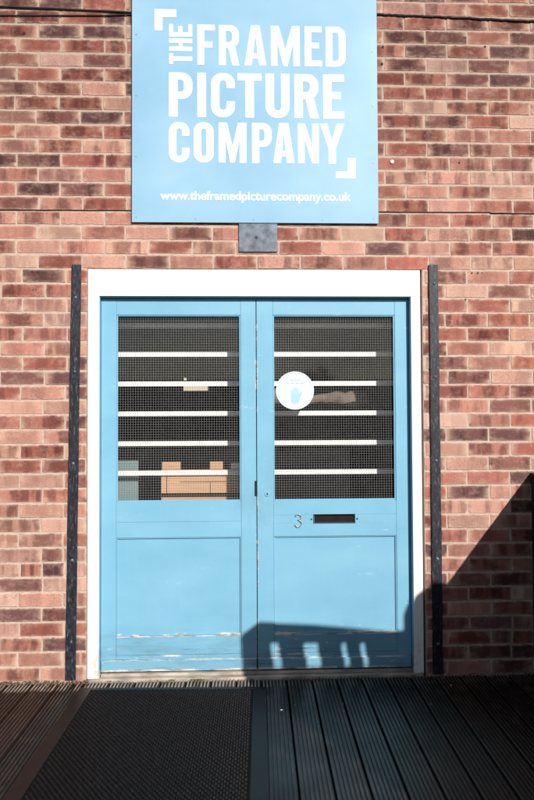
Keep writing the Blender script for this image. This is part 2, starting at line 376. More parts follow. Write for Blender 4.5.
drift = 0
for r in range(-2, 66):
    zb = r*.075+.0043; zt = zb+.0664; par = r % 2 != 0
    drift += random.uniform(-.005, .005); drift *= .9
    below = zt < OZ1+.001
    segs = [(WX0, OX0-.004), (OX1+.012, WX1)] if below else [(WX0, WX1)]
    for (a, b) in segs:
        right = below and a > 0
        ph = (-.8975 if par else -1.010) + drift + random.uniform(-.004, .004)
        if below and not right: ph += .028
        if right: ph += .085
        if not below and r > 40: ph += .006
        x = ph - math.ceil((ph-a)/.225)*.225
        while x < b:
            x1 = x+.225
            s, e = max(x+.0042, a), min(x1-.0042, b)
            if random.random() < .035 and a < x and x1 < b:
                m_ = x+.1125; brick(x+.005, m_-.004, zb, zt); brick(m_+.004, x1-.0042, zb, zt)
            else: brick(s, e, zb+random.uniform(-.0012, .0012), zt+random.uniform(-.0012, .0012))
            x = x1+random.uniform(-.0008, .0008)
# mortar body with the doorway left open (brick faces stand 5 mm proud of it)
def wbox(x0, x1, z0, z1, y0=.0021, y1=.24):
    b = len(V)
    for x in (x0, x1):
        for y in (y0, y1):
            for z in (z0, z1): V.append((x, y, z)); T.append((.5, .4, .3, 0)); K.append((0, 0, 0))
    for f in ((0, 4, 5, 1), (2, 3, 7, 6), (0, 1, 3, 2), (4, 6, 7, 5), (1, 5, 7, 3), (0, 2, 6, 4)): F.append(tuple(b+q for q in f)); MI.append(1)
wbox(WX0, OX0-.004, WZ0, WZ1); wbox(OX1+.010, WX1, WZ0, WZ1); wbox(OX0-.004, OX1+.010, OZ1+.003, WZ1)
me = bpy.data.meshes.new('brick_wall'); me.from_pydata(V, [], F)
a = me.attributes.new('tone', 'FLOAT_COLOR', 'POINT'); a.data.foreach_set('color', [q for t in T for q in t])
a = me.attributes.new('bk', 'FLOAT_VECTOR', 'POINT'); a.data.foreach_set('vector', [q for t in K for q in t])
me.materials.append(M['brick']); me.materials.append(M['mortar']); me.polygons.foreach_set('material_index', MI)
wall = bpy.data.objects.new('brick_wall', me); col.objects.link(wall)
tag(wall, 'red and brown rustic brick wall with cream mortar joints round the blue doors', 'wall')
bm = B(); box(bm, WX0-.04, WX1+.04, -.05, .29, WZ1+.002, WZ1+.07, .006); link_mesh('coping', bm, 'coping', wall)
bm = B()
for x, z, r in [(-1.038, 2.083, .0042), (-1.008, 2.083, .0042), (-1.033, 1.990, .0032), (-1.018, 1.991, .0032), (1.246, 2.085, .004), (1.278, 2.085, .004), (1.300, 2.086, .003),
                (.780, 3.190, .007), (.786, 3.281, .006), (1.331, 3.290, .006), (-1.085, 3.325, .008), (1.185, 2.668, .005), (1.21, 1.945, .004)]: disc(bm, x, z, r, -.0030, .006, 10)
link_mesh('drill_holes', bm, 'dark', wall)
bm = B(); disc(bm, .829, 2.670, .010, -.006, .006, 12); link_mesh('wall_plug', bm, 'speck', wall)

# ------------------------------------------------------------------ door frame
FR = empty('door_frame', (.11, .02, 0)); tag(FR, 'white painted timber frame round the pair of blue doors', 'door frame')
bm = B(); box(bm, OX0, -.6965, .000, .105, .010, 1.9595, .002); link_mesh('jamb', bm, 'white', FR)
bm = B(); box(bm, .9205, .9700, .000, .105, .010, 1.9595, .002); link_mesh('jamb', bm, 'white', FR)
bm = B(); box(bm, OX0, .9700, -.001, .105, 1.9600, OZ1-.0015, .002); link_mesh('head', bm, 'white', FR)
bm = B(); box(bm, -.6960, -.6940, .008, .080, .030, 1.956); box(bm, .9175, .9200, .008, .080, .030, 1.956); box(bm, -.6935, .9170, .008, .080, 1.9562, 1.9592)
link_mesh('painted_lining', bm, 'door', FR)
bm = B(); box(bm, -.6930, -.672, .088, .105, .030, 1.955); box(bm, .893, .9165, .088, .105, .030, 1.955); box(bm, -.671, .892, .088, .105, 1.935, 1.955)
link_mesh('door_stop', bm, 'dark', FR)
bm = B(); box(bm, -.752, .966, -.010, .24, -.02, .0095, .003); box(bm, -.690, .914, .020, .24, .0100, .0255, .004)
link_mesh('sill', bm, 'sill', FR)

# ------------------------------------------------------------------ door leaves
YF, YB = .040, .084
def leaf(name, x0, x1, gx0, gx1, label, letter=False):
    t = empty(name, ((x0+x1)/2, YF, .03)); tag(t, label, 'door', 'pair of blue half-glazed doors')
    z0, z1 = .0300, 1.9530; gz0, gz1 = .8960, 1.8685; pz0, pz1 = .209, .7135
    for a, b in ((x0, gx0), (gx1, x1)):
        bm = B(); box(bm, a, b, YF, YB, z0, z1, .0022); link_mesh('stile', bm, 'door', t)
    a, b = gx0+.0006, gx1-.0006
    bm = B(); box(bm, a, b, YF+.0006, YB, gz1, z1, .0015); link_mesh('top_rail', bm, 'door', t)
    bm = B(); zs = .7935
    if letter:
        lx0, lx1, lz0, lz1 = .410, .622, .7805, .8240
        box(bm, a, b, YF+.0006, YB, pz1, lz0-.0003, .0008)
        box(bm, a, lx0, YF+.0006, YB, lz0, lz1); box(bm, lx1, b, YF+.0006, YB, lz0, lz1)
        box(bm, a, b, YF+.0006, YB, lz1+.0003, gz0, .0008)
    else:
        box(bm, a, b, YF+.0006, YB, pz1, zs, .0012); box(bm, a, b, YF+.0006, YB, zs+.0006, gz0, .0012)
    link_mesh('lock_rail', bm, 'door', t)
    bm = B(); box(bm, a, b, YF+.0006, YB, z0+.0005, pz0-.098, .0015); box(bm, a, b, YF+.004, YB, pz0-.0975, pz0, .003); link_mesh('bottom_rail', bm, 'door', t)
    bm = B(); box(bm, x0+.003, x1-.003, YF-.011, YF-.0005, z0+.003, .088, .004); link_mesh('weather_board', bm, 'door', t)
    bm = B(); box(bm, a, b, YF+.013, YB-.010, pz0, pz1); link_mesh('panel', bm, 'door', t)
    bm = B()
    for q in ((a, a+.006, pz0, pz1), (b-.006, b, pz0, pz1)): box(bm, q[0], q[1], YF+.0045, YF+.0135, q[2], q[3], .002)
    box(bm, a+.0065, b-.0065, YF+.0045, YF+.0135, pz1-.006, pz1, .002); box(bm, a+.0065, b-.0065, YF+.0045, YF+.0135, pz0, pz0+.007, .002)
    link_mesh('panel_moulding', bm, 'door', t)
    bm = B(); w_ = .007
    box(bm, a, a+w_, YF+.005, YF+.0185, gz0, gz1, .0015); box(bm, b-w_, b, YF+.005, YF+.0185, gz0, gz1, .0015)
    box(bm, a+w_+.0004, b-w_-.0004, YF+.005, YF+.0185, gz1-w_, gz1, .0015); box(bm, a+w_+.0004, b-w_-.0004, YF+.005, YF+.0185, gz0, gz0+w_+.002, .0015)
    link_mesh('glazing_bead', bm, 'door', t)
    bm = B(); vs4 = [bm.verts.new(q) for q in ((a, YF+.020, gz0), (b, YF+.020, gz0), (b, YF+.020, gz1), (a, YF+.020, gz1))]; bm.faces.new(vs4)
    gp = link_mesh('window_pane', bm, 'glass', t)
    bm = B(); g = .0132; r = .00031
    x = a+.004
    while x < b: box(bm, x-r, x+r, YF+.0220, YF+.0229, gz0, gz1); x += g
    z = gz0+.006
    while z < gz1: box(bm, a, b, YF+.0232, YF+.0241, z-r, z+r); z += g
    link_mesh('wire_mesh', bm, 'wire', gp)
    return t
LL = leaf('door_leaf', -.6925, .1095, -.6150, .0305, 'left blue half-glazed door leaf with plain lower panel and no letter slot')
RL = leaf('door_leaf', .1135, .9155, .1985, .8425, 'right blue half-glazed door leaf with letter slot, number 3 and round sticker', True)
bm = B(); box(bm, .4105, .6215, YF+.012, YF+.016, .781, .8235); ls = link_mesh('letter_slot', bm, plain('slot_flap', (.014, .009, .008), .35, .3, 20, .3, 0), RL)
bm = B()
box(bm, .4085, .6235, YF-.0025, YF+.0002, .8240, .8262); box(bm, .4085, .6235, YF-.0025, YF+.0002, .7785, .7805); box(bm, .4062, .4083, YF-.0025, YF+.0002, .7785, .8262); box(bm, .6237, .6257, YF-.0025, YF+.0002, .7785, .8262)
link_mesh('slot_surround', bm, 'cable', ls)
for x in (.397, .636):
    bm = B(); disc(bm, x, .801, .0042, YF-.003, YF+.001, 12); link_mesh('screw', bm, 'cable', RL)
# number 3: bent metal strip
pts = []
for cz, r, a0, a1 in ((.8115, .0155, 160, -90), (.7790, .0180, 90, -160)):
    for k in range(15):
        q = math.radians(a0+(a1-a0)*k/14); pts.append((.3265+r*.95*math.cos(q), YF-.004, cz+r*math.sin(q)))
bm = B(); tube(bm, pts, .0030, 8); link_mesh('number_three', bm, 'brass', RL, True)
bm = B(); disc(bm, .166, .9330, .0125, YF-.0035, YF-.0002, 24); kh = link_mesh('keyhole_cover', bm, 'door', RL)
bm = B(); disc(bm, .166, .9345, .0038, YF-.0042, YF-.0036, 12); box(bm, .1645, .1675, YF-.0042, YF-.0036, .925, .9340); link_mesh('keyhole', bm, 'dark', kh)
bm = B(); box(bm, .1000, .1092, YF-.0008, YF+.0300, .922, 1.002); link_mesh('lock_edge', bm, 'dark', LL)
bm = B(); box(bm, .1060, .1170, YF+.030, YF+.046, .035, 1.95); link_mesh('meeting_bead', bm, 'dark', LL)
# round sticker on the right pane
YS = YF+.0185
st = empty('round_sticker', (.3155, YS, 1.4725)); tag(st, 'round white sticker with pale blue hand on the right door glass', 'sticker')
bm = B(); disc(bm, .3155, 1.4725, .1000, YS-.0006, YS+.0012, 64); link_mesh('sticker_disc', bm, 'sticker', st)
bm = B(); n = 64
for k in range(n):
    a0, a1 = 2*math.pi*k/n, 2*math.pi*(k+1)/n; P_ = lambda r, q: (.3155+r*math.cos(q), YS-.0010, 1.4725+r*math.sin(q))
    bm.faces.new([bm.verts.new(P_(.0895, a0)), bm.verts.new(P_(.0925, a0)), bm.verts.new(P_(.0925, a1)), bm.verts.new(P_(.0895, a1))])
link_mesh('sticker_ring', bm, 'sticker_ring', st)
bm = B(); hx, hz = .3155, 1.418
prism(bm, [(hx-.022, hz+.035), (hx+.020, hz+.035), (hx+.034, hz+.052), (hx+.040, hz+.046), (hx+.026, hz+.012), (hx+.018, hz-.008), (hx+.012, hz-.014), (hx-.014, hz-.014), (hx-.022, hz)], YS-.0014, YS-.0008)
for i, (fx, fh) in enumerate(((-.0215, .060), (-.0105, .072), (.0005, .074), (.0115, .066))):
    prism(bm, [(hx+fx, hz+.0355), (hx+fx+.0090, hz+.0355), (hx+fx+.0090, hz+fh-.004), (hx+fx+.0045, hz+fh), (hx+fx, hz+fh-.004)], YS-.0014, YS-.0008)
link_mesh('hand_print', bm, 'sticker_blue', st)
bm = B()
for z, xs in ((1.527, ((-.030, -.006), (-.002, .030))), (1.511, ((-.046, -.030), (-.026, -.004), (.002, .022), (.027, .047)))):
    for p, q in xs: box(bm, .3155+p, .3155+q, YS-.0011, YS-.0008, z-.0022, z+.0022)
link_mesh('small_print', bm, 'sticker_ring', st)

# ------------------------------------------------------------------ white security bars behind the glass
def grille(x0, x1, label):
    t = empty('security_grille', ((x0+x1)/2, .2, .9)); tag(t, label, 'grille', 'white bar grilles behind the door glass')
    for z, sg in ((1.8325, 0), (1.6755, .002), (1.5165, 0), (1.3550, .001), (1.1945, 0), (1.0360, 0)):
        bm = B(); box(bm, x0, x1, .196, .200, z-.0128, z+.0128, .0006); link_mesh('bar', bm, 'bar', t)
    for x in (x0+.012, x1-.012):
        bm = B(); box(bm, x-.012, x+.012, .2005, .206, .93, 1.93); link_mesh('upright', bm, 'bar', t)
    return t
grille(-.712, .092, 'white horizontal bar grille behind the left door glass')
grille(.142, .935, 'white horizontal bar grille behind the right door glass with sticker')
tg = empty('paper_tag', (-.21, .19, 1.49)); tag(tg, 'small cream tag hanging off a white bar behind left glass', 'tag')
bm = B(); box(bm, -.278, -.146, .188, .1905, 1.478, 1.503, .0006); link_mesh('card', bm, 'tag', tg)
bm = B(); disc(bm, -.268, 1.541, .008, .186, .195, 14); link_mesh('clip', bm, 'tag', tg)

# ------------------------------------------------------------------ dark room behind the doors
bm = B()
box(bm, -2.2, 2.4, .245, 3.9, -.02, .0, 0, 1); box(bm, -2.2, 2.4, .245, 3.9, 2.7, 2.76)
box(bm, -2.26, -2.201, .245, 3.9, .002, 2.698); box(bm, 2.401, 2.46, .245, 3.9, .002, 2.698); box(bm, -2.26, 2.46, 3.901, 3.96, .002, 2.698)
tag(link_mesh('interior_room', bm, ['room', 'floor_in']), kind='structure')
ct = empty('timber_counter', (-.16, .36, 0)); tag(ct, 'pale wooden counter with raised blocks behind the left door glass', 'counter')
bm = B(); box(bm, -.400, .060, .2150, .62, .020, .905, .003); link_mesh('counter_body', bm, 'counter', ct)
bm = B(); box(bm, -.400, .060, .2120, .235, .925, 1.052, .002); link_mesh('front_board', bm, 'counter', ct)
bm = B(); box(bm, -.405, .060, .2100, .62, .9065, .9200, .001); link_mesh('dark_shelf_gap', bm, 'dark', ct)
bm = B(); box(bm, -.395, -.296, .2125, .236, 1.0530, 1.095, .002); link_mesh('end_block', bm, 'counter', ct)
bm = B(); box(bm, -.137, -.066, .2125, .236, 1.0530, 1.095, .002); link_mesh('end_block', bm, 'counter', ct)
bm = B(); box(bm, -.372, -.368, .2112, .2122, .926, 1.05); box(bm, -.30, -.05, .2112, .2122, .985, .988); box(bm, -.030, .05, .2112, .2122, .990, .992); box(bm, -.137, -.134, .2112, .2122, .926, .984); link_mesh('board_joint', bm, 'fence', ct)
bm = B(); box(bm, -.024, .026, .222, .228, 1.054, 1.086, .001); tag(link_mesh('paper_card', bm, 'bar'), 'small white card standing on the wooden counter behind glass', 'card')
cb = empty('metal_cabinet', (-.68, .6, 0)); tag(cb, 'grey green metal cabinet behind the lower left of door glass', 'cabinet')
bm = B(); box(bm, -.640, -.530, .260, .30, .02, 1.100, .004); link_mesh('cabinet_body', bm, 'cabinet', cb)
bm = B(); prism(bm, [(-.74, .02), (-.646, .02), (-.646, 1.06), (-.74, 1.26)], .28, .32); link_mesh('side_board', bm, 'cabinet', cb)

bm = B(); rnd = random.Random(5); tube(bm, [(.18+k*.045, .44+rnd.uniform(-.01, .01), 1.440+rnd.uniform(-.008, .008)) for k in range(14)], lambda q: .040+.012*math.sin(q*9)+.006*math.sin(q*23), 14)  # lumpy roll added in place of a soft reflection in the pane
tag(link_mesh('reflection_standin', bm, 'standin', None, True), 'long brown bundle dimly seen behind the right glass, beside the sticker', 'standin')
# ------------------------------------------------------------------ iron straps
def strap(x0t, x1t, zt, x0b, x1b, zb, bolts, label):
    t = empty('iron_strap', ((x0b+x1b)/2, 0, zb)); tag(t, label, 'iron strap', 'black iron straps beside the doorway')
    bm = B(); n = 14; A, C = [], []
    for k in range(n+1):
        s = k/n; j = random.uniform(-.0009, .0009)
        A.append((x0t+(x0b-x0t)*s+j, zt+(zb-zt)*s)); C.append((x1t+(x1b-x1t)*s+j+random.uniform(-.0006, .0006), zt+(zb-zt)*s))
    prism(bm, A+C[::-1], -.0125, -.0015)
    bmesh.ops.bevel(bm, geom=[e for e in bm.edges if abs(e.verts[0].co.y+.0125) < 1e-5 and abs(e.verts[1].co.y+.0125) < 1e-5], offset=.0022, segments=2, affect='EDGES')
    link_mesh('strap_bar', bm, 'iron', t)
    for x, z in bolts:
        bm = B(); bmesh.ops.create_uvsphere(bm, u_segments=14, v_segments=8, radius=.0085)
        for v in bm.verts: v.co = Vector((x+v.co.x, -.0125+v.co.y*.65, z+v.co.z))
        link_mesh('bolt', bm, 'plate', t, True)
strap(-.835, -.7875, 2.1195, -.862, -.811, .008, [(-.8145, 1.95), (-.8185, 1.568), (-.8255, 1.101), (-.8285, .611), (-.833, .20)], 'black iron strap left of the door frame, leaning slightly')
strap(1.0165, 1.0645, 2.126, 1.0150, 1.0675, .006, [(1.0425, 2.028), (1.0430, 1.539), (1.0430, 1.103), (1.0436, .597), (1.043, .16)], 'black iron strap right of the door frame, standing upright')

# ------------------------------------------------------------------ sign board with its lettering
SY = -.0165
sg = empty('shop_sign', (.11, -.01, 2.34)); tag(sg, 'square light blue sign board with white THE FRAMED PICTURE COMPANY lettering', 'sign')
bm = B(); box(bm, -.5275, .7515, SY, -.0125, 2.3395, 3.6250, .0008); link_mesh('sign_panel', bm, 'sign', sg)
for x in (-.49, .67):
    bm = B(); box(bm, x, x+.04, -.0122, .003, 2.37, 3.60); link_mesh('sign_batten', bm, 'dark', sg)
for x, z in ((-.505, 2.365), (-.505, 2.68), (-.505, 3.0), (-.505, 3.32), (.728, 2.365), (.728, 2.66), (.728, 2.96), (.728, 3.25), (.10, 2.358), (.46, 2.358), (-.2, 2.358)):
    bm = B(); disc(bm, x, z, .0042, SY-.0018, SY+.001, 12); link_mesh('sign_screw', bm, 'screw', sg)
def shape(x, z, w_, h_, loops, name, rot=False):
    """loops in a 0..w,0..h box; rot turns the letter 90 degrees anticlockwise"""
    cu = bpy.data.curves.new(name, 'CURVE'); cu.dimensions = '2D'; cu.fill_mode = 'BOTH'; cu.extrude = .0004
    for lp in loops:
        sp = cu.splines.new('POLY'); sp.points.add(len(lp)-1); sp.use_cyclic_u = True
        for p, (a, b) in zip(sp.points, lp):
            if rot: a, b = h_-b, a
            p.co = (x+a, z+b, 0, 1)
    return cu
def rr(x0, z0, x1, z1, r, corners=(1, 1, 1, 1), n=7):     # rounded box, corners BL BR TR TL
    out = []
    for (cx, cz, a0, on) in ((x0, z0, 180, corners[0]), (x1, z0, 270, corners[1]), (x1, z1, 0, corners[2]), (x0, z1, 90, corners[3])):
        if not on: out.append((cx, cz)); continue
        ox = cx+(r if cx == x0 else -r); oz = cz+(r if cz == z0 else -r)
        out += [(ox+r*math.cos(math.radians(a0+90*k/n)), oz+r*math.sin(math.radians(a0+90*k/n))) for k in range(n+1)]
    return out
def glyph(c, w, h, s):
    R = w*.46; r = max(.001, R-s*.86); v = s*.86
    if c == 'I': return [[(0, 0), (w, 0), (w, h), (0, h)]]
    if c == 'T': m = w/2; return [[(m-s/2, 0), (m+s/2, 0), (m+s/2, h-v), (w, h-v), (w, h), (0, h), (0, h-v), (m-s/2, h-v)]]
    if c == 'H': m = h/2; return [[(0, 0), (s, 0), (s, m-v/2), (w-s, m-v/2), (w-s, 0), (w, 0), (w, h), (w-s, h), (w-s, m+v/2), (s, m+v/2), (s, h), (0, h)]]
    if c == 'E': m = h*.52; return [[(0, 0), (w, 0), (w, v), (s, v), (s, m-v/2), (w*.84, m-v/2), (w*.84, m+v/2), (s, m+v/2), (s, h-v), (w, h-v), (w, h), (0, h)]]
    if c == 'F': m = h*.51; return [[(0, 0), (s, 0), (s, m-v/2), (w*.86, m-v/2), (w*.86, m+v/2), (s, m+v/2), (s, h-v), (w, h-v), (w, h), (0, h)]]
    if c == 'D': return [rr(0, 0, w, h, R, (0, 1, 1, 0)), rr(s, v, w-s, h-v, r, (0, 1, 1, 0))[::-1]]
    if c == 'O': return [rr(0, 0, w, h, R), rr(s, v, w-s, h-v, r)[::-1]]
    if c == 'C':
        o = rr(0, 0, w, h, R); i = rr(s, v, w-s, h-v, r); k = 8
        # outer: BL(0-7) BR(8-15) TR(16-23) TL(24-31)
        out = o[16:]+o[:16]
        outer = o[16:24]+o[24:32]+o[0:8]+o[8:16]; inner = i[16:24]+i[24:32]+i[0:8]+i[8:16]
        return [[(w, h*.66)]+outer+[(w, h*.36), (w-s, h*.36)]+inner[::-1]+[(w-s, h*.66)]]
    if c == 'U':
        o = rr(0, 0, w, h, R, (1, 1, 0, 0)); i = rr(s, v, w-s, h, r, (1, 1, 0, 0))
        return [[(0, h)]+o[0:8]+o[8:16]+[(w, h), (w-s, h)]+i[8:16][::-1]+i[0:8][::-1]+[(s, h)]]
    if c == 'P':
        m = h*.40; o = rr(0, m, w, h, R, (0, 1, 1, 0)); return [[(0, 0), (s, 0), (s, m)]+o[1:], rr(s, m+v, w-s, h-v, r, (0, 1, 1, 0))[::-1]]
    if c == 'R':
        m = h*.43; o = rr(0, m, w, h, R, (0, 1, 1, 0))
        leg = [(0, 0), (s, 0), (s, m), (w*.47, m), (w-s*.98, 0), (w*1.02, 0), (w*.80, m+h*.045)]
        return [leg+[p for p in o[1:] if p[0] > w*.80 and p[1] > m+h*.045 or p[1] > h*.6], rr(s, m+v, w-s, h-v, r, (0, 1, 1, 0))[::-1]]
    if c == 'M':
        t = s*.95; return [[(0, 0), (t, 0), (t, h*.60), (w/2-t*.32, 0), (w/2+t*.32, 0), (w-t, h*.60), (w-t, 0), (w, 0), (w, h), (w-t*1.22, h), (w/2, h*.40), (t*1.22, h), (0, h)]]
    if c == 'N': t = s; return [[(0, 0), (t*.9, 0), (t*.9, h*.62), (w-t*.95, 0), (w, 0), (w, h), (w-t*.9, h), (w-t*.9, h*.42), (t*.95, h), (0, h)]]
    if c == 'A':
        t = s*1.02; a = h*.17; b = h*.17+v*.9; k = (w/2-t*.55)/h
        return [[(0, 0), (t, 0), (t+k*a*.85, a), (w-t-k*a*.85, a), (w-t, 0), (w, 0), (w/2+t*.62, h), (w/2-t*.62, h)],
                [(t+k*b*.85, b), (w/2, h*.80), (w-t-k*b*.85, b)]]
    if c == 'Y': m = h*.38; t = s; return [[(w/2-t/2, 0), (w/2+t/2, 0), (w/2+t/2, m), (w, h), (w-t*1.05, h), (w/2, h*.56), (t*1.05, h), (0, h), (w/2-t/2, m)]]
curves = []
def word(txt, xs, z0, z1, s):
    for i, c in enumerate(txt):
        x0, x1 = xs[2*i], xs[2*i+1]; curves.append(shape(x0, z0, x1-x0, z1-z0, glyph(c, x1-x0, z1-z0, s), 'glyph'))
word('FRAMED', [-.1888, -.0985, -.0766, .0266, .0557, .1688, .1935, .3445, .3704, .4600, .4810, .5850], 3.1642, 3.3757, .0350)
word('PICTURE', [-.3361, -.2157, -.1898, -.1448, -.1189, .0050, .0202, .1436, .1650, .2892, .3154, .4406, .4662, .5755], 2.8900, 3.1220, .0435)
word('COMPANY', [-.3363, -.2317, -.2084, -.1066, -.0802, .0640, .0931, .1956, .2034, .3139, .3327, .4409, .4468, .5755], 2.6520, 2.8620, .0375)
for c, z0, w_ in (('T', 3.1661, .0560), ('H', 3.2356, .0640), ('E', 3.3115, .0650)):   # runs up the side
    curves.append(shape(-.3347, z0, w_, .1185, glyph(c, w_, .1185, .0225), 'glyph', True))
curves.append(shape(0, 0, 1, 1, [[(-.4107, 3.3417), (-.3698, 3.3417), (-.3698, 3.4134), (-.2985, 3.4134), (-.2985, 3.4538), (-.4107, 3.4538)]], 'glyph'))
curves.append(shape(0, 0, 1, 1, [[(.5304, 2.5754), (.6329, 2.5754), (.6329, 2.6814), (.5930, 2.6814), (.5930, 2.6120), (.5304, 2.6120)]], 'glyph'))
def curves_to_mesh(cus, name, parent, mat):
    bm = B(); dg = bpy.context.evaluated_depsgraph_get()
    for cu in cus:
        ob = bpy.data.objects.new('tmp', cu); col.objects.link(ob); bpy.context.view_layer.update()
        me_ = bpy.data.meshes.new_from_object(ob.evaluated_get(bpy.context.evaluated_depsgraph_get())); bm.from_mesh(me_)
        bpy.data.objects.remove(ob); bpy.data.meshes.remove(me_)
    for v in bm.verts: v.co = Vector((v.co.x, SY-.0009-v.co.z, v.co.y))
    return link_mesh(name, bm, mat, parent)
curves_to_mesh(curves, 'lettering', sg, 'lettering')
tx = bpy.data.curves.new('web', 'FONT'); tx.body = 'www.theframedpicturecompany.co.uk'; tx.size = .06; tx.extrude = .0004; tx.offset = .0011
ob = bpy.data.objects.new('tmp', tx); col.objects.link(ob); bpy.context.view_layer.update()
me_ = bpy.data.meshes.new_from_object(ob.evaluated_get(bpy.context.evaluated_depsgraph_get())); bpy.data.objects.remove(ob)
bm = B(); bm.from_mesh(me_); xa = min(v.co.x for v in bm.verts); xb = max(v.co.x for v in bm.verts)
sc = (.6078+.3808)/(xb-xa)
for v in bm.verts: v.co = Vector((-.3808+(v.co.x-xa)*sc, SY-.0009-v.co.z, 2.4575+v.co.y*sc))
link_mesh('web_address', bm, 'lettering', sg)

# ------------------------------------------------------------------ grey plate under the sign
pl = empty('metal_plate', (.1226, 0, 2.19)); tag(pl, 'square slate grey metal plate bolted to bricks under the sign', 'metal plate')
bm = B(); box(bm, .0230, .2225, -.0105, -.0015, 2.1900, 2.395, .0015); link_mesh('plate_face', bm, 'plate', pl)
bm = B(); disc(bm, .118, 2.268, .0125, -.0125, -.0100, 20); link_mesh('washer', bm, 'plate', pl)
bm = B(); disc(bm, .116, 2.266, .0062, -.0165, -.0120, 6); link_mesh('bolt', bm, 'cable', pl)

# ------------------------------------------------------------------ cables
def wire(name, pts, r, mat, label, cat, sub=6, wob=.0006, group=None):
    out = []
    for a, b in zip(pts, pts[1:]):
        for k in range(sub): s = k/sub; out.append((a[0]+(b[0]-a[0])*s, a[1]+(b[1]-a[1])*s+random.uniform(-wob, wob)*.4, a[2]+(b[2]-a[2])*s+random.uniform(-wob, wob)))
    out.append(pts[-1]); bm = B(); tube(bm, out, r, 8); o = link_mesh(name, bm, mat, None, True); return tag(o, label, cat, group)
wire('wall_cable', [(-3.6, -.0065, 3.520), (-2.4, -.0065, 3.487), (-1.2077, -.0065, 3.4606), (-.9, -.0065, 3.4529), (-.5238, -.0065, 3.4409), (.1, -.0065, 3.444)], .0048, 'cable', 'thick black cable sloping down to the top left of sign', 'cable')
wire('wall_cable', [(-3.6, -.0060, 3.37), (-2.4, -.0060, 3.40), (-1.2075, -.0060, 3.4134), (-.6685, -.0060, 3.4226), (-.5238, -.0060, 3.4300), (.1, -.0060, 3.434)], .0036, 'cable', 'thinner black cable just below the thick one, left of sign', 'cable')
wire('wall_cable', [(.3, -.0065, 3.458), (.7561, -.0065, 3.4522), (1.1, -.0065, 3.444), (1.597, -.0065, 3.4288), (3.8, -.0065, 3.38)], .0058, 'cord', 'rough black cable along the bricks right of sign top', 'cable', 26, .0022)
wire('joint_cable', [(-3.6, -.0005, 2.4021), (-1.202, -.0005, 2.4021), (-.4, -.0005, 2.4039)], .0030, 'cord', 'thin black line in the mortar joint left of sign foot', 'cable', 14, .0008)
wire('joint_cable', [(.60, -.0005, 2.4044), (1.3461, -.0005, 2.4056), (1.352, -.0005, 2.4005), (3.8, -.0005, 2.4000)], .0032, 'cord', 'thin black line in the mortar joint right of sign foot', 'cable', 14, .0008)

# ------------------------------------------------------------------ rubber mat
mt = empty('door_mat', (-.3095, -.142, .0)); tag(mt, 'black studded rubber mat lying on the decking at the doors', 'door mat')
MW, ML = .915, 1.55; MR = Matrix.Translation(mt.location) @ Matrix.Rotation(math.radians(-2.0), 4, 'Z')
def mput(bm):
    for v in bm.verts: v.co = MR @ v.co
    return bm
bm = B(); h = MW/2; bo = .062
box(bm, -h, -h+bo, -ML, 0, .0025, .0085, .002); box(bm, h-bo, h, -ML, 0, .0025, .0085, .002); box(bm, -h+bo, h-bo, -.030, 0, .0025, .0085, .002); box(bm, -h+bo, h-bo, -ML, -ML+bo, .0025, .0085, .002)
link_mesh('mat_border', mput(bm), 'border', mt)
bm = B(); box(bm, -h+bo, h-bo, -ML+bo, -.030, .0025, .0050); link_mesh('mat_base', mput(bm), 'rubber', mt)
bm = B(); g = .0215; j = 0; y = -.044
while y > -ML+bo+.01:
    x = -h+bo+.012+(g/2 if j % 2 else 0)
    while x < h-bo-.008:
        jx, jy, s = random.uniform(-.0008, .0008), random.uniform(-.0008, .0008), random.uniform(.85, 1.1)
        a = [bm.verts.new((x+jx+.0078*s*math.cos(q), y+jy+.0060*s*math.sin(q), .0052)) for q in (k*math.pi/3 for k in range(6))]
        b = [bm.verts.new((x+jx+.0020*s*math.cos(q), y+jy+.0015*s*math.sin(q), .0126)) for q in (k*math.pi/3 for k in range(6))]
        for k in range(6): bm.faces.new((a[k], a[(k+1) % 6], b[(k+1) % 6], b[k]))
        bm.faces.new(b); x += g
    y -= g*.80; j += 1
link_mesh('mat_studs', mput(bm), 'stud', mt)

# ------------------------------------------------------------------ debris along the wall foot
def scatter(name, n, xr, yr, mat, smin, smax, clump=None):
    bm = B()
    for _ in range(n):
        x = random.uniform(*xr); y = yr[1]-(yr[1]-yr[0])*abs(random.gauss(0, .38)); s = random.uniform(smin, smax)
        if clump and noise.noise(Vector((x*9, 3, 1))) < clump: continue
        a = random.uniform(0, 6.28); c = Vector((x, y, .0015+s*.3*random.random()))
        p = [c+Vector((math.cos(a+q)*s*(1 if i % 2 else .45), math.sin(a+q)*s*(1 if i % 2 else .45), random.uniform(0, s*.7))) for i, q in enumerate((0, 1.57, 3.14, 4.71))]
        tp = bm.verts.new(c+Vector((0, 0, s*.5))); vv = [bm.verts.new(q) for q in p]
        for i in range(4): bm.faces.new((vv[i], vv[(i+1) % 4], tp))
    return tag(link_mesh(name, bm, mat), kind='stuff')
scatter('dry_leaf_litter', 900, (-2.2, -.74), (-.085, -.006), 'litter', .003, .012)
scatter('dry_grit', 500, (-.74, .93), (-.045, -.012), 'litter', .002, .006, .05)
scatter('wall_foot_litter', 500, (.97, 2.4), (-.085, -.006), 'litter', .003, .010)
scatter('moss', 260, (-.34, -.16), (-.05, -.012), 'moss', .002, .006, -.1)
scatter('pale_crumbs', 26, (-.1, 1.1), (-.9, -.02), 'speck', .0025, .007)

